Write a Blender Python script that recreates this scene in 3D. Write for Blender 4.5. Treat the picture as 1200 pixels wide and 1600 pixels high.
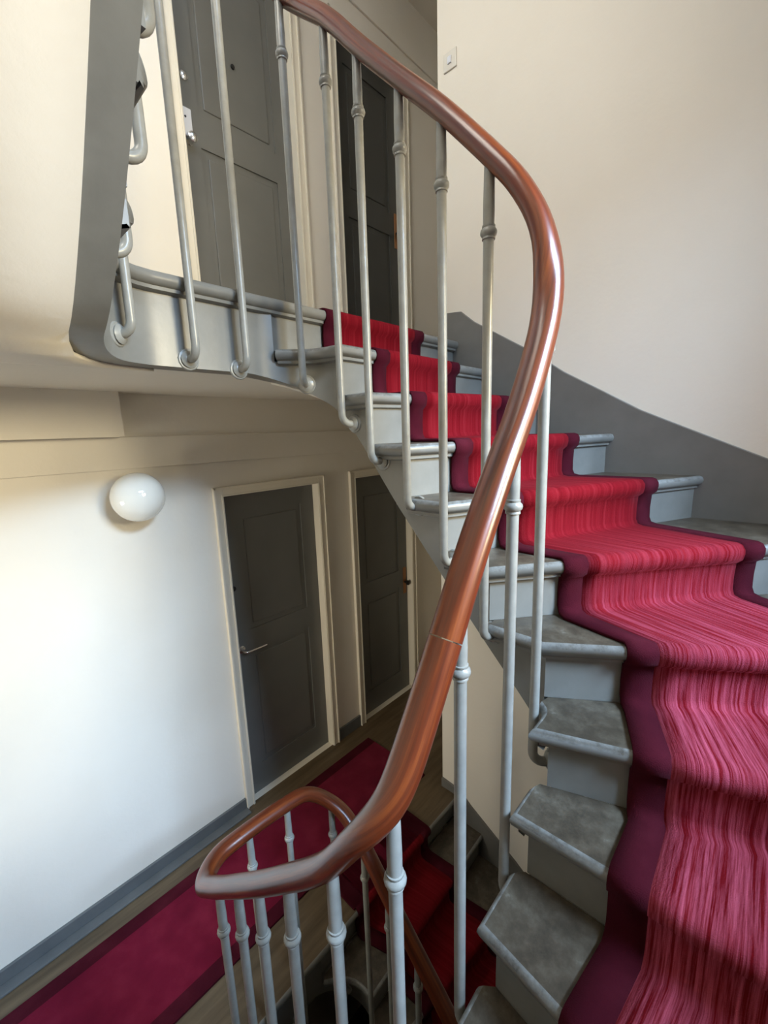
import bpy, bmesh, math, random
from mathutils import Vector, Matrix
R = math.radians
SC = bpy.context.scene
for o in list(bpy.data.objects): bpy.data.objects.remove(o)
COL = SC.collection
rnd = random.Random(4)

# ------------------------------------------------------------------ camera
# world: X runs along the back wall, Y towards it, Z up; landing floor z = 0; storey = 2.89 m
ZC, H, RISE = 2.422, 2.89, 0.17
yaw, pitch, roll = R(43.1), R(10.81), R(-1.88)
F0 = Vector((math.cos(yaw), math.sin(yaw), 0)); X0 = Vector((math.sin(yaw), -math.cos(yaw), 0)); Z0 = Vector((0, 0, 1))
FW = F0*math.cos(pitch) - Z0*math.sin(pitch); U0 = F0*math.sin(pitch) + Z0*math.cos(pitch)
XR = X0*math.cos(roll) + U0*math.sin(roll); UP = U0*math.cos(roll) - X0*math.sin(roll)
cd = bpy.data.cameras.new('camera'); cam = bpy.data.objects.new('camera', cd); COL.objects.link(cam)
cam.matrix_world = Matrix(((XR.x, UP.x, -FW.x, 0), (XR.y, UP.y, -FW.y, 0), (XR.z, UP.z, -FW.z, ZC), (0, 0, 0, 1)))
cd.sensor_fit = 'VERTICAL'; cd.sensor_height = 36; cd.sensor_width = 27; cd.lens = 36*660/1600
cd.clip_start = 0.02
SC.camera = cam

# ------------------------------------------------------------------ light
SC.view_settings.view_transform = 'Standard'; SC.view_settings.look = 'None'
SC.view_settings.gamma = 1; SC.view_settings.use_curve_mapping = False
SC.view_settings.exposure = 0.17
W = bpy.data.worlds.new('sky'); SC.world = W; W.use_nodes = True
W.node_tree.nodes['Background'].inputs[0].default_value = (0.62, 0.76, 1.0, 1)
W.node_tree.nodes['Background'].inputs[1].default_value = 1.0
XL0 = -0.66
def area(name, loc, target, sx, sy, power, col):
    l = bpy.data.lights.new(name, 'AREA'); l.shape = 'RECTANGLE'; l.size = sx; l.size_y = sy; l.energy = power; l.color = col
    o = bpy.data.objects.new(name, l); COL.objects.link(o); o.location = loc
    o.rotation_euler = (Vector(target)-Vector(loc)).to_track_quat('-Z', 'Y').to_euler()
    return o
# daylight through the half-landing window in the near wall, and the one a storey higher
# daylight outside the half-landing window: sunlit courtyard (warm, level) and open sky (blue, from above)
area('sunlit_courtyard', (1.9, -3.2, ZC+0.85), (0.80, 1.6, ZC+0.10), 1.3, 0.9, 245, (1.0, 0.86, 0.56))
area('open_sky', (1.05, -3.4, ZC+2.9), (1.0, 2.0, ZC-1.3), 1.8, 1.5, 1000, (0.50, 0.72, 1.0))
area('sky_above', (1.1, -0.90, ZC+0.75+H), (0.6, 2.2, ZC+1.2), 1.1, 1.4, 170, (0.45, 0.66, 1.0))
area('fill_left', (XL0-0.19, 0.75, ZC+3.0), (2.0, 0.6, ZC+1.0), 1.3, 1.5, 68, (1.0, 0.93, 0.80))  # added fill light to lift the right wall, no source in view
area('landing_fill', (XL0-1.3, 1.75, ZC-0.85), (2.0, 1.0, ZC-1.5), 0.9, 1.1, 78, (1.0, 0.90, 0.70))  # added fill light for the lower landing and passage, no source in view

# ------------------------------------------------------------------ materials
def mat(name, col, rough=0.5, spec=0.5, metal=0.0):
    m = bpy.data.materials.new(name); m.use_nodes = True; b = m.node_tree.nodes['Principled BSDF']
    b.inputs['Base Color'].default_value = (*col, 1); b.inputs['Roughness'].default_value = rough
    b.inputs['Metallic'].default_value = metal; b.inputs['Specular IOR Level'].default_value = spec
    return m, m.node_tree, b
def noise(nt, scale, detail=4, vec=None, rough=0.55):
    n = nt.nodes.new('ShaderNodeTexNoise'); n.inputs['Scale'].default_value = scale; n.inputs['Detail'].default_value = detail
    n.inputs['Roughness'].default_value = rough
    if vec is not None: nt.links.new(vec, n.inputs['Vector'])
    return n.outputs['Fac']
def coords(nt, kind='Object', scale=(1, 1, 1)):
    t = nt.nodes.new('ShaderNodeTexCoord'); mp = nt.nodes.new('ShaderNodeMapping'); mp.inputs['Scale'].default_value = scale
    nt.links.new(t.outputs[kind], mp.inputs['Vector']); return mp.outputs['Vector']
def ramp(nt, fac, stops):
    r = nt.nodes.new('ShaderNodeValToRGB'); el = r.color_ramp.elements
    while len(el) < len(stops): el.new(0.5)
    for e, (p, c) in zip(el, stops): e.position = p; e.color = (*c, 1)
    nt.links.new(fac, r.inputs['Fac']); return r.outputs['Color']
def bump(nt, b, fac, strength, dist=0.004):
    n = nt.nodes.new('ShaderNodeBump'); n.inputs['Strength'].default_value = strength; n.inputs['Distance'].default_value = dist
    nt.links.new(fac, n.inputs['Height']); nt.links.new(n.outputs['Normal'], b.inputs['Normal'])
def plaster(name, a, c, rough=0.55):
    m, nt, b = mat(name, a, rough, 0.3); v = coords(nt)
    nt.links.new(ramp(nt, noise(nt, 1.6, 5, v), [(0.3, a), (0.7, c)]), b.inputs['Base Color'])
    bump(nt, b, noise(nt, 38, 6, v), 0.22, 0.004); return m
M_WALL = plaster('cream_plaster', (0.78, 0.725, 0.63), (0.83, 0.775, 0.68))
M_TRIM = plaster('cream_gloss_paint', (0.76, 0.70, 0.58), (0.80, 0.74, 0.62), 0.35)
def paint(name, a, c, rough=0.33, sc=9):
    m, nt, b = mat(name, a, rough, 0.5); v = coords(nt)
    nt.links.new(ramp(nt, noise(nt, sc, 6, v), [(0.3, a), (0.7, c)]), b.inputs['Base Color'])
    bump(nt, b, noise(nt, 55, 5, v), 0.15, 0.002); return m
M_GREY = paint('grey_gloss_paint', (0.166, 0.162, 0.146), (0.21, 0.206, 0.186))
M_STRING = paint('shaded_grey_paint', (0.135, 0.132, 0.12), (0.165, 0.16, 0.148), 0.4)  # the stair grey taken darker: shade on the string board put into its colour
M_BAL = paint('baluster_grey_paint', (0.245, 0.24, 0.215), (0.31, 0.305, 0.275), 0.28, 30)
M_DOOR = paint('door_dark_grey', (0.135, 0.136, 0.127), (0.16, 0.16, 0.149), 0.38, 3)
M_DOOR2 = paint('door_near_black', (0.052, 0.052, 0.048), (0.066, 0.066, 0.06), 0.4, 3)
M_BASE = paint('baseboard_slate_grey', (0.10, 0.105, 0.105), (0.13, 0.135, 0.135), 0.4)
def worn_or_lit():
    m, nt, b = mat('worn_tread_paint', (0.1, 0.09, 0.075), 0.42, 0.5); v = coords(nt)
    f = noise(nt, 14, 9, v, 0.7)
    nt.links.new(ramp(nt, f, [(0.33, (0.034, 0.027, 0.019)), (0.5, (0.070, 0.055, 0.038)), (0.63, (0.105, 0.087, 0.063)), (0.8, (0.22, 0.205, 0.175))]), b.inputs['Base Color'])
    bump(nt, b, f, 0.25, 0.003); return m
M_WORN = worn_or_lit()
def scuffed():
    m, nt, b = mat('scuffed_nosing_paint', (0.2, 0.2, 0.19), 0.4, 0.5); v = coords(nt)
    nt.links.new(ramp(nt, noise(nt, 26, 9, v, 0.75), [(0.36, (0.10, 0.092, 0.078)), (0.5, (0.18, 0.18, 0.168)), (0.62, (0.22, 0.222, 0.21)), (0.72, (0.42, 0.42, 0.40))]), b.inputs['Base Color'])
    return m
M_SCUFF = scuffed()
def carpet(name, dark, mid, light, sheen, streak=True, worn_or_lit=None):
    m, nt, b = mat(name, mid, 0.95, 0.02)
    uv = coords(nt, 'UV', (75, 1.4, 1)); ob = coords(nt, 'Object')
    f = noise(nt, 1.0, 5, uv, 0.6) if streak else noise(nt, 6, 5, ob)
    base = ramp(nt, f, [(0.3, dark), (0.5, mid), (0.68, light)])
    if worn_or_lit:   # lower steps: trodden streaks, with the strong light from above painted in
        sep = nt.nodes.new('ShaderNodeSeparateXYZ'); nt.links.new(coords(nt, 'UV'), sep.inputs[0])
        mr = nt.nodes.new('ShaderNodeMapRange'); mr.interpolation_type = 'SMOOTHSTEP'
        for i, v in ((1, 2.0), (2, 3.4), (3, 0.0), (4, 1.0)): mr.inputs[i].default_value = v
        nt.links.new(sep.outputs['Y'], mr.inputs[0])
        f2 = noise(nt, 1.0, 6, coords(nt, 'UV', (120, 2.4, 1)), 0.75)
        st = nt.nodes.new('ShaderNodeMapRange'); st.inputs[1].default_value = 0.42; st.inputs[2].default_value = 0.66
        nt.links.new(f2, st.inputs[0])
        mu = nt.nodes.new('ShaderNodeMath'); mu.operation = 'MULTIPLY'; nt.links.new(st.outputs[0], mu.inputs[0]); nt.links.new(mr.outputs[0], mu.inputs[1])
        mx = nt.nodes.new('ShaderNodeMix'); mx.data_type = 'RGBA'; nt.links.new(mu.outputs[0], mx.inputs[0]); nt.links.new(base, mx.inputs[6]); mx.inputs[7].default_value = (*worn_or_lit, 1)
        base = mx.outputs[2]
    nt.links.new(base, b.inputs['Base Color'])
    b.inputs['Sheen Weight'].default_value = sheen; b.inputs['Sheen Roughness'].default_value = 0.4
    b.inputs['Sheen Tint'].default_value = (1.0, 0.55, 0.65, 1)
    bump(nt, b, noise(nt, 420, 3, ob), 0.5, 0.004); return m
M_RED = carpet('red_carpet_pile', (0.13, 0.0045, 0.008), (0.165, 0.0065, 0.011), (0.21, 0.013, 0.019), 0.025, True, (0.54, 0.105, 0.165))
M_RED2 = carpet('landing_carpet_pile', (0.105, 0.005, 0.017), (0.135, 0.007, 0.022), (0.17, 0.012, 0.03), 0.2, False)
M_BORD = carpet('maroon_border_pile', (0.042, 0.005, 0.010), (0.058, 0.007, 0.013), (0.078, 0.011, 0.019), 0.02, False)
def wood(name, cols, scale, rough, coat):
    m, nt, b = mat(name, cols[1], rough, 0.5)
    uv = coords(nt, 'UV', scale)
    f = noise(nt, 1.0, 8, uv, 0.62)
    nt.links.new(ramp(nt, f, [(0.28, cols[0]), (0.5, cols[1]), (0.72, cols[2])]), b.inputs['Base Color'])
    b.inputs['Coat Weight'].default_value = coat; b.inputs['Coat Roughness'].default_value = 0.18
    bump(nt, b, f, 0.08, 0.002); return m
M_RAIL = wood('varnished_mahogany', ((0.03, 0.008, 0.004), (0.13, 0.024, 0.007), (0.30, 0.075, 0.016)), (9, 1.6, 1), 0.3, 0.5)
def planks():
    m, nt, b = mat('dark_floor_boards', (0.1, 0.07, 0.04), 0.45, 0.4); v = coords(nt, 'Object', (1.5, 14, 1))
    f = noise(nt, 1.6, 7, v)
    nt.links.new(ramp(nt, f, [(0.3, (0.07, 0.048, 0.026)), (0.7, (0.15, 0.105, 0.06))]), b.inputs['Base Color']); bump(nt, b, f, 0.1); return m
M_FLOOR = planks()
M_CHROME = mat('brushed_chrome', (0.75, 0.76, 0.78), 0.22, 0.5, 1.0)[0]
M_DARK = mat('dark_keyhole', (0.01, 0.01, 0.01), 0.5)[0]
M_PLATE = mat('white_lock_plate', (0.72, 0.74, 0.80), 0.4)[0]
M_GLASS = mat('opal_glass', (0.80, 0.80, 0.75), 0.08, 0.5)[0]
M_GLASS.node_tree.nodes['Principled BSDF'].inputs['Coat Weight'].default_value = 0.5
M_SWITCH = mat('ivory_plastic', (0.72, 0.68, 0.60), 0.35)[0]
def pane_mat():
    m = bpy.data.materials.new('window_pane'); m.use_nodes = True; nt = m.node_tree
    out = nt.nodes['Material Output']; nt.nodes.remove(nt.nodes['Principled BSDF'])
    t = nt.nodes.new('ShaderNodeBsdfTransparent'); g = nt.nodes.new('ShaderNodeBsdfGlossy'); g.inputs['Roughness'].default_value = 0.02
    mx = nt.nodes.new('ShaderNodeMixShader'); mx.inputs[0].default_value = 0.06
    nt.links.new(t.outputs[0], mx.inputs[1]); nt.links.new(g.outputs[0], mx.inputs[2]); nt.links.new(mx.outputs[0], out.inputs['Surface']); return m
M_PANE = pane_mat()

# ------------------------------------------------------------------ helpers
def link(o, parent=None):
    COL.objects.link(o)
    if parent is not None: o.parent = parent
    return o
def meshobj(name, verts, faces, mats, parent=None, fm=None, uvs=None, smooth=False, loc=None):
    me = bpy.data.meshes.new(name)
    if loc is not None:
        verts = [(v[0]-loc[0], v[1]-loc[1], v[2]-loc[2]) for v in verts]
    me.from_pydata([tuple(v) for v in verts], [], faces)
    for m in (mats if isinstance(mats, (list, tuple)) else [mats]): me.materials.append(m)
    if fm: me.polygons.foreach_set('material_index', fm)
    if uvs is not None:
        l = me.uv_layers.new(name='UVMap')
        for lp in me.loops: l.data[lp.index].uv = uvs[lp.vertex_index]
    if smooth: me.polygons.foreach_set('use_smooth', [True]*len(me.polygons))
    bm = bmesh.new(); bm.from_mesh(me); bmesh.ops.recalc_face_normals(bm, faces=bm.faces); bm.to_mesh(me); bm.free()
    me.validate()
    o = bpy.data.objects.new(name, me)
    if loc is not None: o.location = loc
    return link(o, parent)
def shade(o, ang=40):
    me = o.data; me.polygons.foreach_set('use_smooth', [True]*len(me.polygons)); me.set_sharp_from_angle(angle=R(ang)); return o
def empty(name, loc, label=None, cat=None, group=None, kind=None):
    o = bpy.data.objects.new(name, None); o.empty_display_size = 0.1; COL.objects.link(o); o.location = loc
    return tag(o, label, cat, group, kind)
def tag(o, label=None, cat=None, group=None, kind=None):
    for k, v in (('label', label), ('category', cat), ('group', group), ('kind', kind)):
        if v: o[k] = v
    return o
class MB:
    def __init__(s): s.v = []; s.f = []; s.m = []
    def box(s, x0, x1, y0, y1, z0, z1, mi=0):
        n = len(s.v); s.v += [(x, y, z) for z in (z0, z1) for y in (y0, y1) for x in (x0, x1)]
        for q in ((0, 2, 3, 1), (4, 5, 7, 6), (0, 1, 5, 4), (2, 6, 7, 3), (0, 4, 6, 2), (1, 3, 7, 5)):
            s.f.append(tuple(n+i for i in q)); s.m.append(mi)
        return s
    def prism(s, poly, z0, z1, mi=0):
        n = len(s.v); k = len(poly)
        s.v += [(p[0], p[1], z0) for p in poly]+[(p[0], p[1], z1) for p in poly]
        s.f += [tuple(range(n+k-1, n-1, -1)), tuple(range(n+k, n+2*k))]; s.m += [mi, mi]
        for i in range(k):
            j = (i+1) % k; s.f.append((n+i, n+j, n+k+j, n+k+i)); s.m.append(mi)
        return s
    def lathe(s, c, axis, prof, seg=16, mi=0):
        a = Vector(axis).normalized(); u = a.orthogonal().normalized(); w = a.cross(u); n = len(s.v); c = Vector(c)
        for (r, h) in prof:
            for i in range(seg):
                t = 2*math.pi*i/seg; s.v.append(tuple(c+a*h+(u*math.cos(t)+w*math.sin(t))*r))
        for j in range(len(prof)-1):
            for i in range(seg):
                i2 = (i+1) % seg; s.f.append((n+j*seg+i, n+j*seg+i2, n+(j+1)*seg+i2, n+(j+1)*seg+i)); s.m.append(mi)
        s.f.append(tuple(n+i for i in range(seg))); s.f.append(tuple(n+(len(prof)-1)*seg+i for i in range(seg))); s.m += [mi, mi]
        return s
    def tube(s, pts, rad, seg=12, mi=0):
        pts = [Vector(p) for p in pts]; n0 = len(s.v); u = None
        for i, p in enumerate(pts):
            t = ((pts[min(i+1, len(pts)-1)]-pts[max(i-1, 0)])).normalized()
            u = t.orthogonal().normalized() if u is None else (u-t*u.dot(t)).normalized()
            w = t.cross(u); r = rad[i] if isinstance(rad, (list, tuple)) else rad
            for k in range(seg):
                a = 2*math.pi*k/seg; s.v.append(tuple(p+(u*math.cos(a)+w*math.sin(a))*r))
        for i in range(len(pts)-1):
            for k in range(seg):
                k2 = (k+1) % seg; s.f.append((n0+i*seg+k, n0+i*seg+k2, n0+(i+1)*seg+k2, n0+(i+1)*seg+k)); s.m.append(mi)
        e = n0+(len(pts)-1)*seg; s.f += [tuple(n0+k for k in range(seg)), tuple(e+k for k in range(seg))]; s.m += [mi, mi]
        return s
    def build(s, name, mats, parent=None, loc=None, smooth=None, bevel=0):
        o = meshobj(name, s.v, s.f, mats, parent, s.m, loc=loc)
        if bevel:
            b = o.modifiers.new('bevel', 'BEVEL'); b.width = bevel; b.segments = 2; b.limit_method = 'ANGLE'
        if smooth: shade(o, smooth)
        return o

# ------------------------------------------------------------------ the stair well: a rounded rectangle walked downhill
WX0, WX1, WY0, WY1 = 0.372, 1.01, 0.375, 1.34
RNE, RSE, RSW, RNW = 0.17, 0.05, 0.08, 0.15
DI, DS = 0.022, 0.036                           # balusters stand DI inside the well edge, the string DS behind it
XB, YN, XL, YB = 2.08, -0.72, -0.66, 2.351     # right wall, near wall, left wall, back wall
YE = 1.473                                      # the right wall ends here; a passage runs on behind it
XM = 0.565
segs = []
def _seg(a, b): segs.append(('l', Vector(a), Vector(b), (Vector(b)-Vector(a)).length))
def _arc(c, r, a0, a1): segs.append(('a', Vector(c), r, R(a0), R(a1), abs(R(a1-a0))*r))
_seg((XM, WY1), (WX1-RNE, WY1)); _arc((WX1-RNE, WY1-RNE), RNE, 90, 0)
_seg((WX1, WY1-RNE), (WX1, WY0+RSE)); _arc((WX1-RSE, WY0+RSE), RSE, 0, -90)
_seg((WX1-RSE, WY0), (WX0+RSW, WY0)); _arc((WX0+RSW, WY0+RSW), RSW, 270, 180)
_seg((WX0, WY0+RSW), (WX0, WY1-RNW)); _arc((WX0+RNW, WY1-RNW), RNW, 180, 90)
_seg((WX0+RNW, WY1), (XM, WY1))
STOT = sum(q[-1] for q in segs)
def path(s, d=0.0):
    """point on the well edge at length s, moved d into the well (negative: into the stair)"""
    s = max(0.0, min(STOT-1e-9, s))
    for q in segs:
        if s <= q[-1]+1e-12:
            if q[0] == 'l':
                t = (q[2]-q[1])/q[3]; n = Vector((t.y, -t.x)); p = q[1]+t*s
            else:
                a = q[3]+(q[4]-q[3])*s/q[-1]; n = -Vector((math.cos(a), math.sin(a))); p = q[1]-n*q[2]
            return p+n*d
        s -= q[-1]
    return path(STOT-1e-9, d)
def near_s(p, lo=0, hi=None):
    hi = hi or STOT; best = (9, 0)
    for i in range(2001):
        s = lo+(hi-lo)*i/2000; e = (path(s)-Vector(p)).length
        if e < best[0]: best = (e, s)
    return best[1]
# nosing corners on the well side (k = 1 top step ... 16 bottom step) and nosing ends on the walls
EPT = {1: (1.01, 1.126), 2: (1.01, 1.0), 3: (1.01, .85), 4: (1.01, .705), 5: (1.01, .555), 6: (1.0, .40), 7: (.89, .375), 8: (.80, .375),
       9: (.655, .375), 10: (.555, .375), 11: (.46, .376), 12: (.372, .465), 13: (.372, .60), 14: (.372, .74), 15: (.372, .885), 16: (.372, 1.03)}
ES = {k: near_s(p) for k, p in EPT.items()}
ES[0] = near_s((.895, 1.327), 0, 1.0); ES[17] = STOT-0.235
EP = {k: path(s) for k, s in ES.items()}
EP[0] = Vector((1.01, WY1))
WP = {0: (XB, WY1), 1: (XB, 1.15), 2: (XB, .86), 3: (XB, .535), 4: (XB, .20), 5: (XB, -.30), 6: (1.72, YN), 7: (1.28, YN), 8: (.82, YN),
      9: (.50, YN), 10: (.10, YN), 11: (-.30, YN), 12: (XL, -.32), 13: (XL, .10), 14: (XL, .42), 15: (XL, .72), 16: (XL, 1.0), 17: (XL, 1.3)}
WP = {k: Vector(v) for k, v in WP.items()}
def zt(k): return (17-k)*RISE
def znose(s):
    ks = sorted(ES); pts = [(ES[k], zt(k)) for k in ks]
    if s <= pts[0][0]: return H
    if s >= pts[-1][0]: return 0.0
    for (a, za), (b, zb) in zip(pts, pts[1:]):
        if s <= b: return za+(zb-za)*(s-a)/(b-a)
def zsm(s, w=0.10): return sum(znose(s+w*(i-6)/6) for i in range(13))/13
def sth(s):
    return 0.255+0.022*max(0.0, min(1.0, (s-0.5)/0.3, (STOT-0.25-s)/0.35))

def offset_poly(poly, offs):
    """move each edge i (poly[i]->poly[i+1]) inwards by offs[i]; poly counter-clockwise"""
    n = len(poly); out = []
    for i in range(n):
        p0, p1, p2 = poly[i-1], poly[i], poly[(i+1) % n]
        d1 = (p1-p0).normalized(); d2 = (p2-p1).normalized(); n1 = Vector((-d1.y, d1.x)); n2 = Vector((-d2.y, d2.x))
        a, b = offs[i-1], offs[i]; c = d1.x*d2.y-d1.y*d2.x
        if abs(c) < 0.05: out.append(p1+(n1*a+n2*b)*0.5 if abs(a-b) < 1e-6 else p1+n1*min(a, b)); continue
        q1 = p1+n1*a; q2 = p1+n2*b; t = ((q2-q1).x*d2.y-(q2-q1).y*d2.x)/c
        out.append(q1+d1*t)
    return out
NOSE = [(0.012, 0.0), (0.004, -0.004), (0.0, -0.012), (-0.001, -0.020), (0.003, -0.031), (0.012, -0.037), (0.016, -0.038), (0.016, -0.048), (0.03, -0.052)]
def nosed_slab(poly, exposed, z, bottom):
    """a board with a rounded nosing and a small fillet under it along the exposed edges"""
    rings = [offset_poly(poly, [o if e else 0 for e in exposed]) for o, _ in NOSE]; zs = [z+h for _, h in NOSE]
    n = len(poly); v = []; f = []; m = []
    for r, zz in zip(rings, zs): v += [(p.x, p.y, zz) for p in r]
    f.append(tuple(range(n))); m.append(0)
    for j in range(len(rings)-1):
        for i in range(n):
            k = (i+1) % n; f.append((j*n+i, (j+1)*n+i, (j+1)*n+k, j*n+k)); m.append(2 if j < 2 else 1)
    f.append(tuple((len(rings)-1)*n+i for i in range(n))[::-1]); m.append(1)
    return v, f, m

def clampw(p): return Vector((min(max(p.x, XL+.001), XB-.001), max(p.y, YN+.001)))
SCUT, RA = {0: ES[0]}, {}
for _k in range(1, 17):
    # where the riser's face meets the outer face of the string, and where the string has to stop behind it
    _d = (WP[_k]-EP[_k]).normalized(); _n = Vector((_d.y, -_d.x)); _nx = path(ES[_k]+.1)-EP[_k]
    if _n.dot(_nx) < 0: _n = -_n
    _f = lambda s, o: (path(s, -o)-EP[_k]+_n*0.03).dot(_n)
    _g = [ES[_k]+.08-.002*i for i in range(120)]
    _sa = next((s for s in _g if _f(s, DS-.003) <= 0), ES[_k]-.04); RA[_k] = path(_sa, -(DS-.003))
    SCUT[_k] = next((s for s in _g if _f(s, DS) <= -.004 and _f(s, DS+.075) <= -.004), ES[_k]-.05)
SCUT[17] = ES[17]
def build_staircase():
    root = empty('staircase', (0, 0, 0))
    for k in range(1, 17):
        e0, e1 = EP[k], (EP[k-1] if k > 1 else None); w0, w1 = WP[k], WP[k-1]
        # inner edge up to the next riser
        s_hi = ES[k]; s_lo = ES[k-1]-(0.0 if k > 1 else 0.0)
        inner = [path(s_hi+(s_lo-s_hi)*i/7) for i in range(8)]
        if k == 1: inner[-1] = Vector((inner[-1].x, WY1+0.0))
        d = (w1-EP[k-1]).normalized(); back = Vector((-d.y, d.x)); back = back if back.dot(w1-w0) > 0 else -back
        tail_i = inner[-1]+Vector((0.03, 0.02)) if k == 1 else inner[-1]+back*0.03+d*0.03; tail_w = w1+back*0.03
        poly = [e0] ; exp = []
        poly = [w0]
        if k == 6: poly = [Vector((XB, YN)), w0]
        if k == 12: poly = [Vector((XL, YN)), w0]
        exp = [False]*(len(poly)-1)+[True]          # ... wall->well along the nosing is exposed
        poly += inner; exp += [True]*(len(inner)-1)
        poly += [tail_i, tail_w]; exp += [False, False, False]; poly = [clampw(q) for q in poly]
        # make counter-clockwise
        area2 = sum(a.x*b.y-a.y*b.x for a, b in zip(poly, poly[1:]+poly[:1]))
        if area2 < 0:
            poly = poly[::-1]; exp = exp[::-1]; exp = exp[1:]+exp[:1]
        v, f, m = nosed_slab(poly, exp, zt(k), 0)
        o = meshobj('tread', v, f, [M_WORN, M_GREY, M_SCUFF], root, m, loc=(e0.x, e0.y, zt(k))); shade(o, 50)
    for k in range(0, 17):
        w = WP[k]; d = (w-EP[k]).normalized(); n = Vector((d.y, -d.x))
        prev = (EP[k+1] if k < 16 else Vector((WX0, 1.3))); 
        if n.dot(prev-EP[k]) < 0: n = -n
        a = RA.get(k, EP[k]); b = w-n*0.03; hh = .045
        if k == 0: a = Vector((0.875, WY1+DS)); b = Vector((XB, WY1+DS)); n = Vector((0, -1)); hh = .02
        poly = [clampw(q) for q in (a, b, b-n*hh, a-n*hh)]
        mb = MB().prism(poly, zt(k+1), zt(k)-0.05)
        mb.build('riser', M_GREY, root, loc=(a.x, a.y, zt(k+1)))
    # stringer: a closed band under the tread ends, walked from the upper landing to the lower one
    n = 240; v = []; f = []; th = 0.075
    samp = []
    for i in range(n+1):
        s = STOT*i/n
        kk = 0
        for k in range(17, -1, -1):
            if k < 17 and s >= SCUT[k]-1e-9: kk = k+1; break
        samp.append((s, kk))
    # split sample at each corner so the top steps cleanly
    full = []
    for i, (s, kk) in enumerate(samp):
        full.append((s, kk))
    cuts = sorted([(SCUT[k]-1e-4, k) for k in range(0, 17)]+[(SCUT[k]+1e-4, k+1) for k in range(0, 17)])
    full = sorted(full+cuts)
    S0 = 0.0; S1 = ES[17]+0.05
    full = [q for q in full if S0 <= q[0] <= STOT]
    for s, kk in full:
        zb = zsm(s)-sth(s); kk = min(kk, 17)
        top = zt(kk)-0.045
        if s > ES[16] and kk >= 17: top = zt(17)-0.045
        top = max(top, zb+0.003)
        po = path(s, -DS); pi = path(s, -DS-th)
        v += [(po.x, po.y, top), (po.x, po.y, zb), (pi.x, pi.y, zb), (pi.x, pi.y, top)]
    for i in range(len(full)-1):
        a = 4*i; b = a+4
        f += [(a, b, b+1, a+1), (a+1, b+1, b+2, a+2), (a+2, b+2, b+3, a+3), (a+3, b+3, b, a)]
    f += [(0, 1, 2, 3), tuple(4*(len(full)-1)+j for j in (3, 2, 1, 0))]
    st = meshobj('stringer', v, f, M_GREY, root); shade(st, 35)
    # plastered underside
    v = []; f = []; cols = 8
    rows = []
    order = list(range(0, 18))
    def wall_at(t):
        k = min(int(t), 16); u = t-k; a, b = WP[k], WP[k+1]
        if k == 5: c = Vector((XB, YN)); return a.lerp(c, u*2) if u < .5 else c.lerp(b, u*2-1)
        if k == 11: c = Vector((XL, YN)); return a.lerp(c, u*2) if u < .5 else c.lerp(b, u*2-1)
        return a.lerp(b, u)
    NR = 17*6
    for r in range(NR+1):
        t = 17*r/NR; k = min(int(t), 16); u = t-k; s = ES[k]+(ES[k+1]-ES[k])*u
        p = path(s, -DS-th+0.004); w = clampw(wall_at(t)); zi = zsm(s)-sth(s)+0.004; 
        zo = zsm(s, 0.12)-sth(s)+0.01
        for c in range(cols+1):
            g = c/cols; q = p.lerp(w, g); v.append((q.x, q.y, zi+(zo-zi)*g+0.02*math.sin(math.pi*g)*min(1, (17-t)/2.5)))
    for i in range(1, 9):                                                   # runs out into the landing ceiling
        p = path(ES[17]+(STOT-.04-ES[17])*i/8, -DS-th+.004); w = Vector((XL+.001, WP[17].y+.32*i/8))
        for c in range(cols+1): q = p.lerp(w, c/cols); v.append((q.x, q.y, -.2505))
    NR += 8
    for r in range(NR):
        for c in range(cols):
            a = r*(cols+1)+c; f.append((a, a+1, a+cols+2, a+cols+1))
    so = meshobj('soffit', v, f, M_WALL, root, smooth=True)
    sm = so.modifiers.new('thick', 'SOLIDIFY'); sm.thickness = 0.012
    return root
def copy_tree(o, parent=None):
    c = o.copy(); COL.objects.link(c)
    if parent is not None: c.parent = parent
    for ch in list(o.children): copy_tree(ch, c)
    return c

# ------------------------------------------------------------------ structure
def storey_wall(z0, name, openings, x_left=XL):
    """the back wall of one storey with two door openings"""
    D1, D2 = (1.135, 1.832), (2.187, 2.85); zt_ = 2.08
    m = MB()
    if not openings: m.box(x_left, 3.6, YB, YB+0.16, z0, z0+H)
    else:
        for (a, b) in ((x_left, D1[0]), (D1[1], D2[0]), (D2[1], 3.6)): m.box(a, b, YB, YB+0.16, z0, z0+H)
        for (a, b) in (D1, D2): m.box(a, b, YB, YB+0.16, z0+zt_, z0+H)
    w = m.build(name, M_WALL); tag(w, kind='structure'); return w
for i, z0 in enumerate((-H, 0.0, H, 2*H)):
    storey_wall(z0, ('wall_back.002', 'wall_back', 'wall_back.001', 'wall_back.003')[i], i < 3 and z0 in (0.0, H) and i > 0)
def wallbox(name, *b, m=M_WALL):
    o = MB().box(*b).build(name, m); tag(o, kind='structure'); return o
ZLO, ZHI = -H-0.2, 2*H+2.4
wallbox('wall_right', XB, 3.6, YN-0.2, YE, ZLO, ZHI)
LW = [(0.05, 1.45, ZC+2.25, ZC+3.85), (1.52, 2.18, ZC-1.65, ZC-0.45)]      # added unseen windows in the left wall, openings for the fill lights
WL = MB(); zz = ZLO
for a, b, c, d in sorted(LW, key=lambda q: q[2]):
    WL.box(XL-0.2, XL, YN-0.2, YB+0.2, zz, c).box(XL-0.2, XL, YN-0.2, a, c, d).box(XL-0.2, XL, b, YB+0.2, c, d); zz = d
WL.box(XL-0.2, XL, YN-0.2, YB+0.2, zz, ZHI)
tag(WL.build('wall_left', M_WALL), kind='structure')
wallbox('wall_passage', 3.6, 3.8, YE, YB+0.2, ZLO, ZHI)
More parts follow.
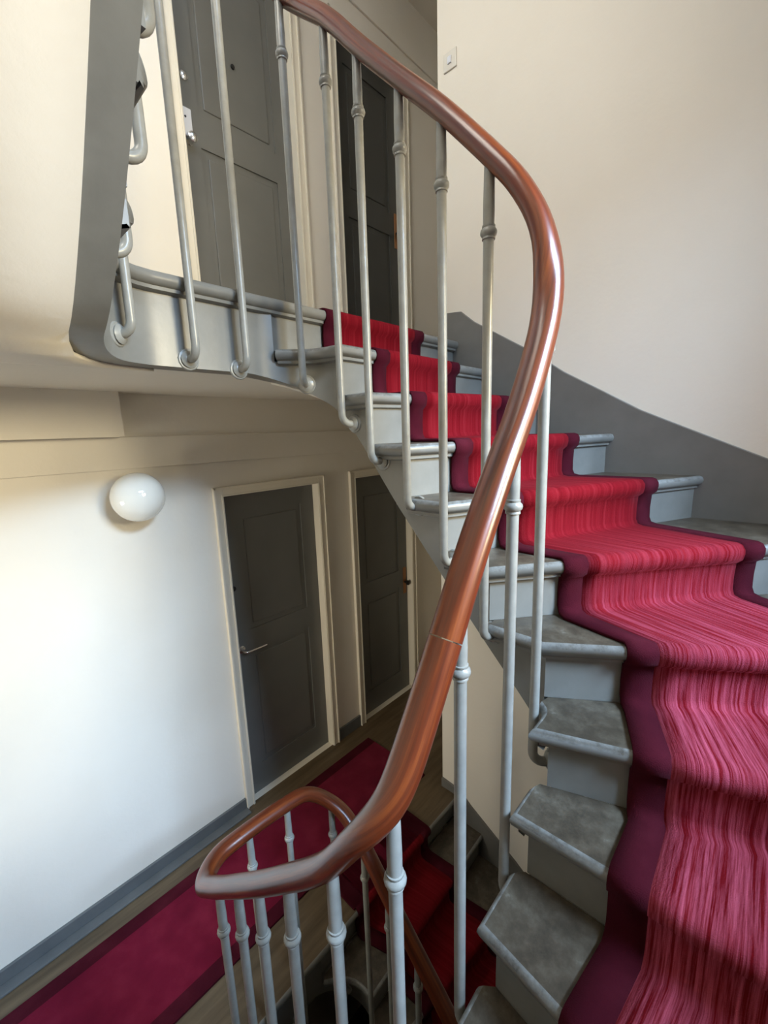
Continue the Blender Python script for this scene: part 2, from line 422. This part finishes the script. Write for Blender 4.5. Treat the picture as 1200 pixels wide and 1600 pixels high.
# near wall with a tall window per half landing
NW = MB(); WXA, WXB = 0.20, 1.70
wins = [(ZC-0.10+j*H, ZC+1.45+j*H) for j in (0, 1)]
NW.box(XL-0.2, WXA, YN-0.2, YN, ZLO, ZHI); NW.box(WXB, XB, YN-0.2, YN, ZLO, ZHI)
zz = ZLO
for a, b in wins: NW.box(WXA, WXB, YN-0.2, YN, zz, a); zz = b
NW.box(WXA, WXB, YN-0.2, YN, zz, ZHI)
tag(NW.build('wall_near', M_WALL), kind='structure')
for j, (a, b) in enumerate(wins):
    w = empty('window_%d' % (j+1), ((WXA+WXB)/2, YN-0.1, a), kind='structure')
    m = MB(); c = (WXA+WXB)/2
    lx = WXA-c; rx = WXB-c; hh = b-a
    m.box(lx, lx+.05, -.03, .03, 0, hh).box(rx-.05, rx, -.03, .03, 0, hh).box(-.04, .04, -.03, .03, 0, hh).box(lx, rx, -.03, .03, 0, .05).box(lx, rx, -.03, .03, hh-.05, hh)
    m.build('window_frame', M_TRIM, w)
    MB().box(lx+.05, -.04, -.003, .003, .05, hh-.05).build('pane', M_PANE, w); MB().box(.04, rx-.05, -.003, .003, .05, hh-.05).build('pane', M_PANE, w)
for j, (a, b, c, d) in enumerate(LW):
    w = empty('window_%d' % (j+3), (XL-0.1, (a+b)/2, c), kind='structure')  # added windows, out of view, that let the left fill lights in
    m = MB(); hw = (b-a)/2; hh = d-c
    m.box(-.03, .03, -hw, -hw+.05, 0, hh).box(-.03, .03, hw-.05, hw, 0, hh).box(-.03, .03, -.03, .03, 0, hh).box(-.03, .03, -hw, hw, 0, .05).box(-.03, .03, -hw, hw, hh-.05, hh)
    m.build('window_frame', M_TRIM, w)
    MB().box(-.003, .003, -hw+.05, -.03, .05, hh-.05).build('pane', M_PANE, w); MB().box(-.003, .003, .03, hw-.05, .05, hh-.05).build('pane', M_PANE, w)
wallbox('ceiling', XL-0.2, 3.8, YN-0.2, YB+0.2, ZHI, ZHI+0.1)
# landings
def landing(z, name, cname):
    poly = [(3.6, YE), (3.6, YB), (XL, YB), (XL, 0.97), (WX0-0.02, 1.0), (WX0, 1.03), (WX0, WY1-RNW)]
    for i in range(1, 6):
        a = R(180-18*i); poly.append((WX0+RNW+RNW*math.cos(a), WY1-RNW+RNW*math.sin(a)))
    poly += [(XB, WY1), (XB, YE)]
    P = [Vector(p) for p in poly]; n = len(P)
    area2 = sum(a.x*b.y-a.y*b.x for a, b in zip(P, P[1:]+P[:1]))
    exp = [False]*n
    for i in range(5, n-2): exp[i] = True
    if area2 < 0:
        P = P[::-1]; exp = exp[::-1]; exp = exp[1:]+exp[:1]
    v, f, m = nosed_slab(P, exp, z, 0)
    o = meshobj(name, v, f, [M_FLOOR, M_GREY, M_GREY], None, m); shade(o, 50); tag(o, kind='structure')
    # plaster ceiling under the landing
    cz = z-H+0.22+ZC if False else z-0.248
    c = MB().prism([(XL, 1.58), (0.50, 1.425), (XB, 1.42), (XB, YE), (3.6, YE), (3.6, YB), (XL, YB)], cz, cz+0.05)
    tag(c.build(cname, M_WALL), kind='structure')
landing(0.0, 'floor', 'ceiling.001'); landing(H, 'floor.001', 'ceiling.002'); landing(2*H, 'floor.002', 'ceiling.003')
wallbox('floor.003', XL, 3.6, YN, YB, -H-0.2, -H, m=M_FLOOR)
# boxed-in duct under the upper landing, frieze boards, baseboards
for j in (0, 1):
    dz = j*H
    o = MB().box(XL, 0.655, 2.27, YB, ZC+0.014+dz, ZC+0.23+dz).build('trim_%d' % (1+4*j), M_WALL); tag(o, kind='structure')
    o = MB().box(XL, 3.6, YB-0.014, YB, ZC-0.142+dz, ZC+0.014+dz).build('trim_%d' % (2+4*j), M_WALL, bevel=0.003); tag(o, kind='structure')
    if j == 0:
        tag(MB().box(XL, 1.08, YB-0.07, YB-0.016, 0, 0.012).build('trim_3', M_BASE, bevel=0.003), kind='structure')
        o = MB().box(XL, 1.08, YB-0.016, YB, 0, 0.078).box(1.888, 2.13, YB-0.016, YB, 0, 0.10).build('baseboard_back', M_BASE, bevel=0.004); tag(o, kind='structure')
    else:
        o = MB().box(XL, 1.08, YB-0.016, YB, H, H+0.078).box(1.888, 2.13, YB-0.016, YB, H, H+0.10).build('baseboard_back.001', M_BASE, bevel=0.004); tag(o, kind='structure')
# grey string board on the right wall following the flight
STRTOP = [(YE, .165), (1.33, .150), (1.248, .084), (.93, -.109), (.772, -.222), (.60, -.322), (.446, -.413), (.307, -.479), (.159, -.548), (.026, -.61), (-.3, -.76), (YN, -1.0)]
def string_board(z, name, drop):
    v = []; f = []; n = len(STRTOP)
    pts = [(y, t-drop) for y, t in STRTOP]
    for y, t in pts:
        yy = y; b = t-0.34 if y > 1.2 else t-0.42
        v += [(XB, yy, z+t), (XB-0.014, yy, z+t-0.003), (XB-0.014, yy, z+b), (XB, yy, z+b)]
    for i in range(n-1):
        a = 4*i; b = a+4
        f += [(a, b, b+1, a+1), (a+1, b+1, b+2, a+2), (a+2, b+2, b+3, a+3), (a+3, b+3, b, a)]
    f += [(0, 1, 2, 3), tuple(4*(n-1)+j for j in (3, 2, 1, 0))]
    tag(meshobj(name, v, f, M_STRING), kind='structure')
string_board(H, 'baseboard_right', 0.0); string_board(0.0, 'baseboard_right.001', 0.10)

# doors
def door(name, x0, x1, z0, label, furniture, dm=None):
    dm = dm or M_DOOR
    zt_ = 2.08; root = empty(name, ((x0+x1)/2, YB, z0), label, None, None, 'structure')
    c = (x0+x1)/2; w = (x1-x0)/2
    def b(*a): return MB().box(*a)
    rec = 0.05
    leaf = MB().box(-w, w, rec+0.008, rec+0.04, 0, zt_)
    st = 0.115
    leaf.box(-w, -w+st, rec, rec+0.02, 0, zt_).box(w-st, w, rec, rec+0.02, 0, zt_)
    for a, bb in ((0.0, 0.20), (1.03, 1.185), (1.95, zt_)): leaf.box(-w+st, w-st, rec, rec+0.02, a, bb)
    leaf.build('leaf', dm, root)
    for a, bb in ((0.20, 1.03), (1.185, 1.95)):
        p = b(-w+st+.035, w-st-.035, rec+0.002, rec+0.014, a+.035, bb-.035).build('panel', dm, root, bevel=0.006)
    cs = MB(); cw = 0.056
    for sx in (-1, 1):
        x_in = sx*w; x_out = sx*(w+cw); lo, hi = min(x_in, x_out), max(x_in, x_out)
        cs.box(lo, hi, -0.018, 0.0, 0, zt_+cw)
        xo = sx*(w+cw-0.012); cs.box(min(xo, x_out), max(xo, x_out), -0.026, -0.018, 0, zt_+cw)
        xb = sx*(w+0.010); cs.box(min(x_in, xb), max(x_in, xb), -0.023, -0.018, 0, zt_+0.010)
        cs.box(min(x_in, x_in-sx*.004), max(x_in, x_in-sx*.004), -0.018, rec, 0, zt_)
    cs.box(-w, w, -0.018, 0.0, zt_, zt_+cw); cs.box(-w-cw, w+cw, -0.026, -0.018, zt_+cw-0.012, zt_+cw); cs.box(-w, w, -0.023, -0.018, zt_, zt_+0.010)
    cs.build('casing', M_TRIM, root, bevel=0.003)
    furniture(root, -w, rec); return root
def lever_door(root, xl, y):
    x = xl+0.05
    ro = MB().lathe((x, y, 1.075), (0, -1, 0), [(0.006, 0), (0.024, 0), (0.024, .005), (0.010, .008)], 16).build('handle_rose', M_CHROME, root, smooth=40)
    MB().tube([(x, y-.005, 1.075), (x, y-.045, 1.072), (x+.008, y-.055, 1.07), (x+.03, y-.056, 1.069), (x+.15, y-.054, 1.066)], [.009, .009, .009, .008, .007], 10).build('lever', M_CHROME, ro, smooth=60)
    MB().lathe((x-.012, y, 1.49), (0, -1, 0), [(0.004, 0), (0.016, 0), (0.015, .008), (0.004, .012)], 14).build('lock_cylinder', M_DARK, root, smooth=40)
    MB().box(xl-.004, xl+.012, y-.012, y, .69, .76).build('hinge', M_DARK, root)
def knob_door(root, xl, y):
    z = 0
    p = MB().box(xl+.012, xl+.072, y-.012, y, 1.05, 1.18).build('lock_plate', M_PLATE, root, bevel=.004)
    MB().lathe((xl+.038, y-.012, 1.135), (0, -1, 0), [(.002, 0), (.005, 0), (.005, .003), (.001, .004)], 10).build('screw', M_DARK, p, smooth=40)
    MB().lathe((xl+.052, y, 1.035), (0, -1, 0), [(0.008, 0), (0.021, .0), (0.012, .012), (.012, .03), (.023, .038), (.024, .05), (.014, .058), (.001, .06)], 18).build('knob', M_CHROME, root, smooth=40)
    MB().lathe((xl+.055, y, 1.325), (0, -1, 0), [(.004, 0), (.022, 0), (.021, .007), (.012, .014), (.001, .015)], 18).build('lock_cylinder', M_CHROME, root, smooth=40)
    MB().lathe((xl+.34, y, 1.505), (0, -1, 0), [(.004, 0), (.012, 0), (.011, .006), (.001, .007)], 14).build('peephole', M_DARK, root, smooth=40)
def plain_door(root, xl, y):
    x = -xl-0.05
    MB().box(x-.012, x+.028, y-.006, y, .95, 1.20).build('lock_plate', mat('aged_brass', (.30, .14, .06), .4, .5, .7)[0], root, bevel=.003)
    MB().lathe((x+.008, y-.006, 1.06), (0, -1, 0), [(0.008, 0), (0.010, .02), (.022, .03), (.022, .045), (.002, .05)], 16).build('knob', M_DARK, root, smooth=40)
door('door_1', 1.135, 1.832, 0, 'dark grey panelled door with a chrome lever on the lower landing', lever_door)
door('door_2', 2.187, 2.85, 0, 'dark grey door in the dim right end of the lower landing', plain_door)
door('door_3', 1.135, 1.832, H, 'grey panelled door with a white lock plate on the upper landing', knob_door)
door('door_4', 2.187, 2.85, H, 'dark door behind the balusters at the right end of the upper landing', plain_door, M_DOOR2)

# ------------------------------------------------------------------ stairs
ST = build_staircase(); tag(ST, 'grey painted winding staircase in front, curling up round the open well to the upper landing', 'staircase')
ST2 = copy_tree(ST); ST2.location = (0, 0, -H); ST2['label'] = 'lower winding staircase going down from the landing with two closed doors, seen through the well'
ST3 = copy_tree(ST); ST3.location = (0, 0, H); ST3['label'] = 'upper staircase overhead, its cream plastered underside and grey curved string filling the upper left'

# carpet runner
CLD = {0: .13, 1: .185, 2: .195, 3: .205, 4: .215, 5: .225, 6: .205, 7: .22, 8: .21, 9: .19, 10: .20, 11: .20, 12: .2, 13: .2, 14: .2, 15: .2, 16: .2, 17: .2}
CWD = {0: .615, 1: .575, 2: .60, 3: .65, 4: .69, 5: .66, 6: .66, 7: .65, 8: .62, 9: .62, 10: .62, 11: .62, 12: .62, 13: .6, 14: .57, 15: .57, 16: .57, 17: .57}
BW = 0.072
def nose_frame(k):
    e = EP[k] if k < 17 else Vector((WX0, 1.20)); w = WP[k]; d = (w-e).normalized(); n = Vector((d.y, -d.x))
    nxt = (EP[k+1] if k < 16 else Vector((WX0, 1.4))) if k < 17 else Vector((WX0, 1.5))
    if n.dot(nxt-e) < 0: n = -n
    return e, d, n
def build_carpet():
    root = empty('stair_carpet', (1.3, 0.6, zt(5)))
    us = [0, BW*0.5, BW]; 
    def strip(name, cols, mt):
        rows = []; vlen = 0; last = None
        for k in range(0, 17):
            e, d, n = nose_frame(k)
            base = [e+d*(CLD[k]+c(CWD[k])) for c in cols]; z = zt(k)
            if k == 0:
                prof = [(-.30, .011), (-.02, .011), (-.004, .007), (.006, -.006), (.007, -.02), (.002, -.04), (-.016, -.055)]
            else:
                prof = [(-.02, .011), (-.004, .007), (.006, -.006), (.007, -.02), (.002, -.04), (-.016, -.055)]
            for o, h in prof: rows.append([(p.x+n.x*o, p.y+n.y*o, z+h) for p in base])
            for o, h in ((-.019, -.10), (-.018, -RISE+.03), (-.010, -RISE+.014), (.012, -RISE+.010)):
                rows.append([(p.x+n.x*o, p.y+n.y*o, z+h) for p in base])
            if k < 16:
                # mid-tread row keeps the runner's edge smooth
                e2, d2, n2 = nose_frame(k+1)
                b2 = [e2+d2*(CLD[k+1]+c(CWD[k+1])) for c in cols]
                for g in (0.35, 0.65):
                    rows.append([((p.x+n.x*.012)*(1-g)+(q.x-n2.x*.02)*g, (p.y+n.y*.012)*(1-g)+(q.y-n2.y*.02)*g, z-RISE+.0105) for p, q in zip(base, b2)])
            if k == 16:
                for yy in (1.2, 1.4): rows.append([(p.x, yy, .0105) for p in base])
        nc = len(cols); v = []; f = []; uv = []; L = 0
        for i, r in enumerate(rows):
            if i: L += (Vector(r[nc//2])-Vector(rows[i-1][nc//2])).length
            for j, p in enumerate(r): v.append(p); uv.append((cols[j](0.62), L))
        for i in range(len(rows)-1):
            for j in range(nc-1):
                a = i*nc+j; f.append((a, a+1, a+nc+1, a+nc))
        o = meshobj(name, v, f, mt, root, uvs=uv, smooth=True, loc=(1.3, .6, zt(5))); o.location = (0, 0, 0)
        # make sure normals look up
        up = sum(p.normal.z*p.area for p in o.data.polygons)
        if up < 0: o.data.flip_normals()
        s = o.modifiers.new('thick', 'SOLIDIFY'); s.thickness = 0.0095; s.offset = -1
        return o
    NF = 9
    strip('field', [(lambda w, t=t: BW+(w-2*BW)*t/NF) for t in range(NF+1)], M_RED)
    strip('border', [lambda w: 0, lambda w: BW/2, lambda w: BW], M_BORD)
    strip('border', [lambda w: w-BW, lambda w: w-BW/2, lambda w: w], M_BORD)
    return root
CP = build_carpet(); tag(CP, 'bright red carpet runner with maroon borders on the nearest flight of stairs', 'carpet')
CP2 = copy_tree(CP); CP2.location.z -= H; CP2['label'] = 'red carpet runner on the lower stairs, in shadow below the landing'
# carpet of the lower landing
def landing_carpet(z, label):
    root = empty('landing_carpet', (1.0, 1.9, z), label, 'carpet')
    y0, y1 = 1.615, 2.182; xa, xb = -0.385, 2.06
    t0, t1 = .0, .011
    def bx(name, poly, m, a=t0, b=t1): MB().prism([(p[0]-1.0, p[1]-1.9) for p in poly], a, b).build(name, m, root)
    lx0, lx1 = -.385, .185; rx0, rx1 = 1.13, 1.73
    bx('field', [(xa+BW, y1-BW), (xa+BW, 1.36), (lx1-BW, 1.36), (lx1-BW, y0+BW), (rx0+BW, y0+BW), (rx0+BW, 1.36), (rx1-BW, 1.36), (rx1-BW, y0+BW), (xb, y0+BW), (xb, y1-BW)], M_RED2)
    bx('border', [(xa, 1.36), (xa+BW, 1.36), (xa+BW, y1-BW), (xb, y1-BW), (xb, y1), (xa, y1)], M_BORD)
    bx('border', [(lx1-BW, 1.36), (lx1, 1.36), (lx1, y0), (rx0, y0), (rx0, 1.36), (rx0+BW, 1.36), (rx0+BW, y0+BW), (lx1-BW, y0+BW)], M_BORD)
    bx('border', [(rx1-BW, 1.36), (rx1, 1.36), (rx1, y0), (xb, y0), (xb, y0+BW), (rx1-BW, y0+BW)], M_BORD)
    return root
landing_carpet(0.0, 'dark red carpet with maroon borders along the lower landing in front of the doors')

# railing
RAILZ = [((.62, 1.318), 1.43), ((.82, 1.318), 1.41), ((.96, 1.25), 1.312), ((.988, 1.10), 1.184), ((.988, .957), 1.032), ((.988, .82), .892), ((.988, .69), .762), ((.988, .62), .686), ((.988, .545), .60),
         ((.988, .48), .522), ((.985, .425), .42), ((.975, .404), .31), ((.95, .397), .216), ((.86, .397), .054), ((.75, .397), -.092), ((.648, .397), -.24), ((.55, .397), -.398), ((.44, .40), -.57), ((.405, .45), -.668),
         ((.395, .54), -.80), ((.395, .70), -.964), ((.395, .85), -1.108), ((.395, .98), -1.226), ((.395, 1.12), -1.348), ((.40, 1.25), -1.445), ((.46, 1.318), -1.46), ((.55, 1.318), -1.46)]
RS = []
for i, (p, z) in enumerate(RAILZ):
    s = 0.0 if i == 0 else (STOT if i == len(RAILZ)-1 else near_s(p, 0.0, STOT*.35) if i < 4 else near_s(p, STOT*.6) if i > len(RAILZ)-5 else near_s(p, .3, STOT-.1))
    RS.append((s, z+ZC))
def rail_z(s):
    # monotone cubic through the table
    n = len(RS)
    if s <= RS[0][0]: return RS[0][1]
    if s >= RS[-1][0]: return RS[-1][1]
    for i in range(n-1):
        if RS[i][0] <= s <= RS[i+1][0]: break
    def sl(i): return (RS[i+1][1]-RS[i][1])/(RS[i+1][0]-RS[i][0])
    def tan(i):
        if i == 0 or i == n-1: return 0.0
        a, b = sl(i-1), sl(i)
        return 0 if a*b <= 0 else 2*a*b/(a+b)
    h = RS[i+1][0]-RS[i][0]; t = (s-RS[i][0])/h; m0, m1 = tan(i)*h, tan(i+1)*h
    return (2*t**3-3*t**2+1)*RS[i][1]+(t**3-2*t**2+t)*m0+(-2*t**3+3*t**2)*RS[i+1][1]+(t**3-t**2)*m1
def rail_pt(s):
    # average along the walk so the wreathed corners flow
    acc = Vector((0, 0, 0)); w = 0.028; c = 9
    for i in range(c):
        q = s+w*(i-(c-1)/2)/((c-1)/2); qq = q % STOT
        p = path(qq, DI); z = rail_z(q) if 0 <= q <= STOT else (RS[0][1] if q < 0 else RS[-1][1])
        acc += Vector((p.x, p.y, z))
    return acc/c
RAILPROF = []
for i in range(20):
    a = 2*math.pi*i/20; x = math.copysign(abs(math.cos(a))**0.85, math.cos(a))*0.032; y = math.sin(a)*(0.027 if math.sin(a) > 0 else 0.022)
    RAILPROF.append((x, y+0.0))
def rail_section(root, sa, sb, n):
    v = []; f = []; uv = []; L = 0; prev = None; k = len(RAILPROF)
    for i in range(n+1):
        s = sa+(sb-sa)*i/n; p = rail_pt(s); t = (rail_pt(s+.004)-rail_pt(s-.004)).normalized()
        u = t.cross(Z0).normalized(); w = u.cross(t).normalized()
        if prev is not None: L += (p-prev).length
        prev = p
        sc = 1.0
        for j, (x, y) in enumerate(RAILPROF): v.append(tuple(p+(u*x+w*y)*sc)); uv.append((j/k if j <= k/2 else 1-j/k, L))
    for i in range(n):
        for j in range(k):
            j2 = (j+1) % k; f.append((i*k+j, i*k+j2, (i+1)*k+j2, (i+1)*k+j))
    f += [tuple(range(k)), tuple(n*k+j for j in range(k))]
    o = meshobj('handrail', v, f, M_RAIL, root, uvs=uv); shade(o, 60); return o
BALS = [  # plan point on the well side, foot height, top found from the rail (heights relative to the eye)
    ((.605, 1.318), .238), ((.772, 1.318), .222), ((.955, 1.265), .178), ((.988, 1.106), .03), ((.988, .974), -.097), ((.988, .824), -.237), ((.988, .69), -.392),
    ((.988, .557), -.587), ((.983, .402), -.89), ((.82, .397), -1.16), ((.62, .397), -1.32), ((.43, .405), -1.60), ((.394, .532), -1.80), ((.394, .697), -1.98),
    ((.394, .842), -2.12), ((.394, .968), -2.26), ((.394, 1.103), -2.42)]
BALS_UP = BALS[:-3]+[((.395, .83), -2.02), ((.405, .928), -2.165), ((.407, 1.035), -2.325), ((.402, 1.172), -2.465), ((.43, 1.30), -2.612)]
def build_railing(bals):
    root = empty('stair_railing', (0.7, 0.9, 0))
    root.location = (0, 0, 0)
    sj = near_s((.572, .375)); 
    rail_section(root, -0.0, sj-.0006, 150); rail_section(root, sj+.0006, STOT, 120)
    for i, (p, zf) in enumerate(bals):
        s = near_s(p, *((0, STOT*.4) if i < 5 else (STOT*.6, STOT-.02) if i > 12 else (.3, STOT-.3)))
        c = Vector(p); face = path(s, -DS-.001); dirv = (face-c); dl = dirv.length; dirv = dirv/dl
        zf += ZC; q = rail_pt(s); ztop = q.z-0.012
        # the top leans to meet the rail
        top = Vector((q.x, q.y)); rb = 0.034
        def rod(t): 
            g = max(0, min(1, (t-zf)/(ztop-zf))); g = g**1.5
            r = c.lerp(top, g); return (r.x, r.y, t)
        pts = [(face.x, face.y, zf)]; rad = [.0125]
        for a in range(0, 7):
            an = math.pi/2*a/6; o = rb*(1-math.sin(an)); pts.append((c.x+dirv.x*o, c.y+dirv.y*o, zf+rb*(1-math.cos(an)))); rad.append(.0125)
        zk = ztop-0.150
        for t, r in ((zf+.10, .0125), (zf+.35, .0123), (zf+.65, .0122), (zk-.03, .0126), (zk, .0130), (zk+.05, .0136), (ztop-.05, .0128), (ztop, .0118)):
            pts.append(rod(t)); rad.append(r)
        loc = (c.x, c.y, zf)
        b = MB().tube(pts, rad, 14).build('baluster', M_BAL, root, loc=loc, smooth=60)
        k = rod(zk)
        MB().lathe((k[0]-loc[0], k[1]-loc[1], k[2]-loc[2]), (0, 0, 1), [(.0125, -.016), (.0155, -.015), (.0155, -.011), (.0145, -.010), (.0190, -.005), (.0200, 0), (.0190, .005), (.0145, .010), (.0155, .011), (.0155, .015), (.0125, .016)], 16).build('collar', M_BAL, b, smooth=45)
        MB().lathe((face.x-loc[0]+dirv.x*.004, face.y-loc[1]+dirv.y*.004, 0), (-dirv.x, -dirv.y, 0), [(.013, 0), (.031, 0), (.034, .004), (.031, .009), (.024, .010), (.026, .015), (.019, .020), (.012, .023)], 14).build('rosette', M_BAL, b, smooth=45)
    return root
RL = build_railing(BALS); tag(RL, 'long curving varnished mahogany handrail on grey iron balusters, sweeping up across the picture', 'railing')
RL2 = copy_tree(RL); RL2.location = (0, 0, -H); RL2['label'] = 'lower railing whose mahogany rail turns round the far side of the well and goes down'
RL3 = build_railing(BALS_UP); RL3.location = (0, 0, H); tag(RL3, 'upper railing at the top left, iron balusters hooked out from the overhead string', 'railing')

# ------------------------------------------------------------------ small things
def globe(loc, normal, label, lit=0):
    root = empty('wall_lamp', loc, label, 'lamp'); n = Vector(normal); r = 0.118
    MB().lathe((0, 0, 0), normal, [(.02, 0), (.062, 0), (.062, .012), (.05, .02), (.045, .026)], 28).build('lamp_base', M_PLATE, root, smooth=40)
    prof = [(r*math.sin(math.pi*(1-t/20)), .118+r*0.9*math.cos(math.pi*(1-t/20))) for t in range(1, 21)]
    prof[-1] = (.001, .118+r*.9)
    m = M_GLASS
    if lit:
        m = M_GLASS.copy(); m.name = 'lit_opal_glass'; b = m.node_tree.nodes['Principled BSDF']
        b.inputs['Emission Color'].default_value = (1.0, .82, .50, 1); b.inputs['Emission Strength'].default_value = lit
    MB().lathe((0, 0, 0), normal, prof, 36, ).build('lamp_globe', m, root, smooth=60)
    return root
globe((0.665, YB, 2.150), (0, -1, 0), 'white opal glass globe lamp on the cream wall left of the lower door')
sw = empty('light_switch', (XB, 1.395, ZC+1.79), 'small square light switch high on the right cream wall', 'light switch')
MB().box(-.008, 0, -.038, .038, -.04, .04).build('switch_plate', M_SWITCH, sw, bevel=.003)
MB().box(-.015, -.007, -.010, .012, -.015, .015).build('rocker', M_PLATE, sw, bevel=.002)
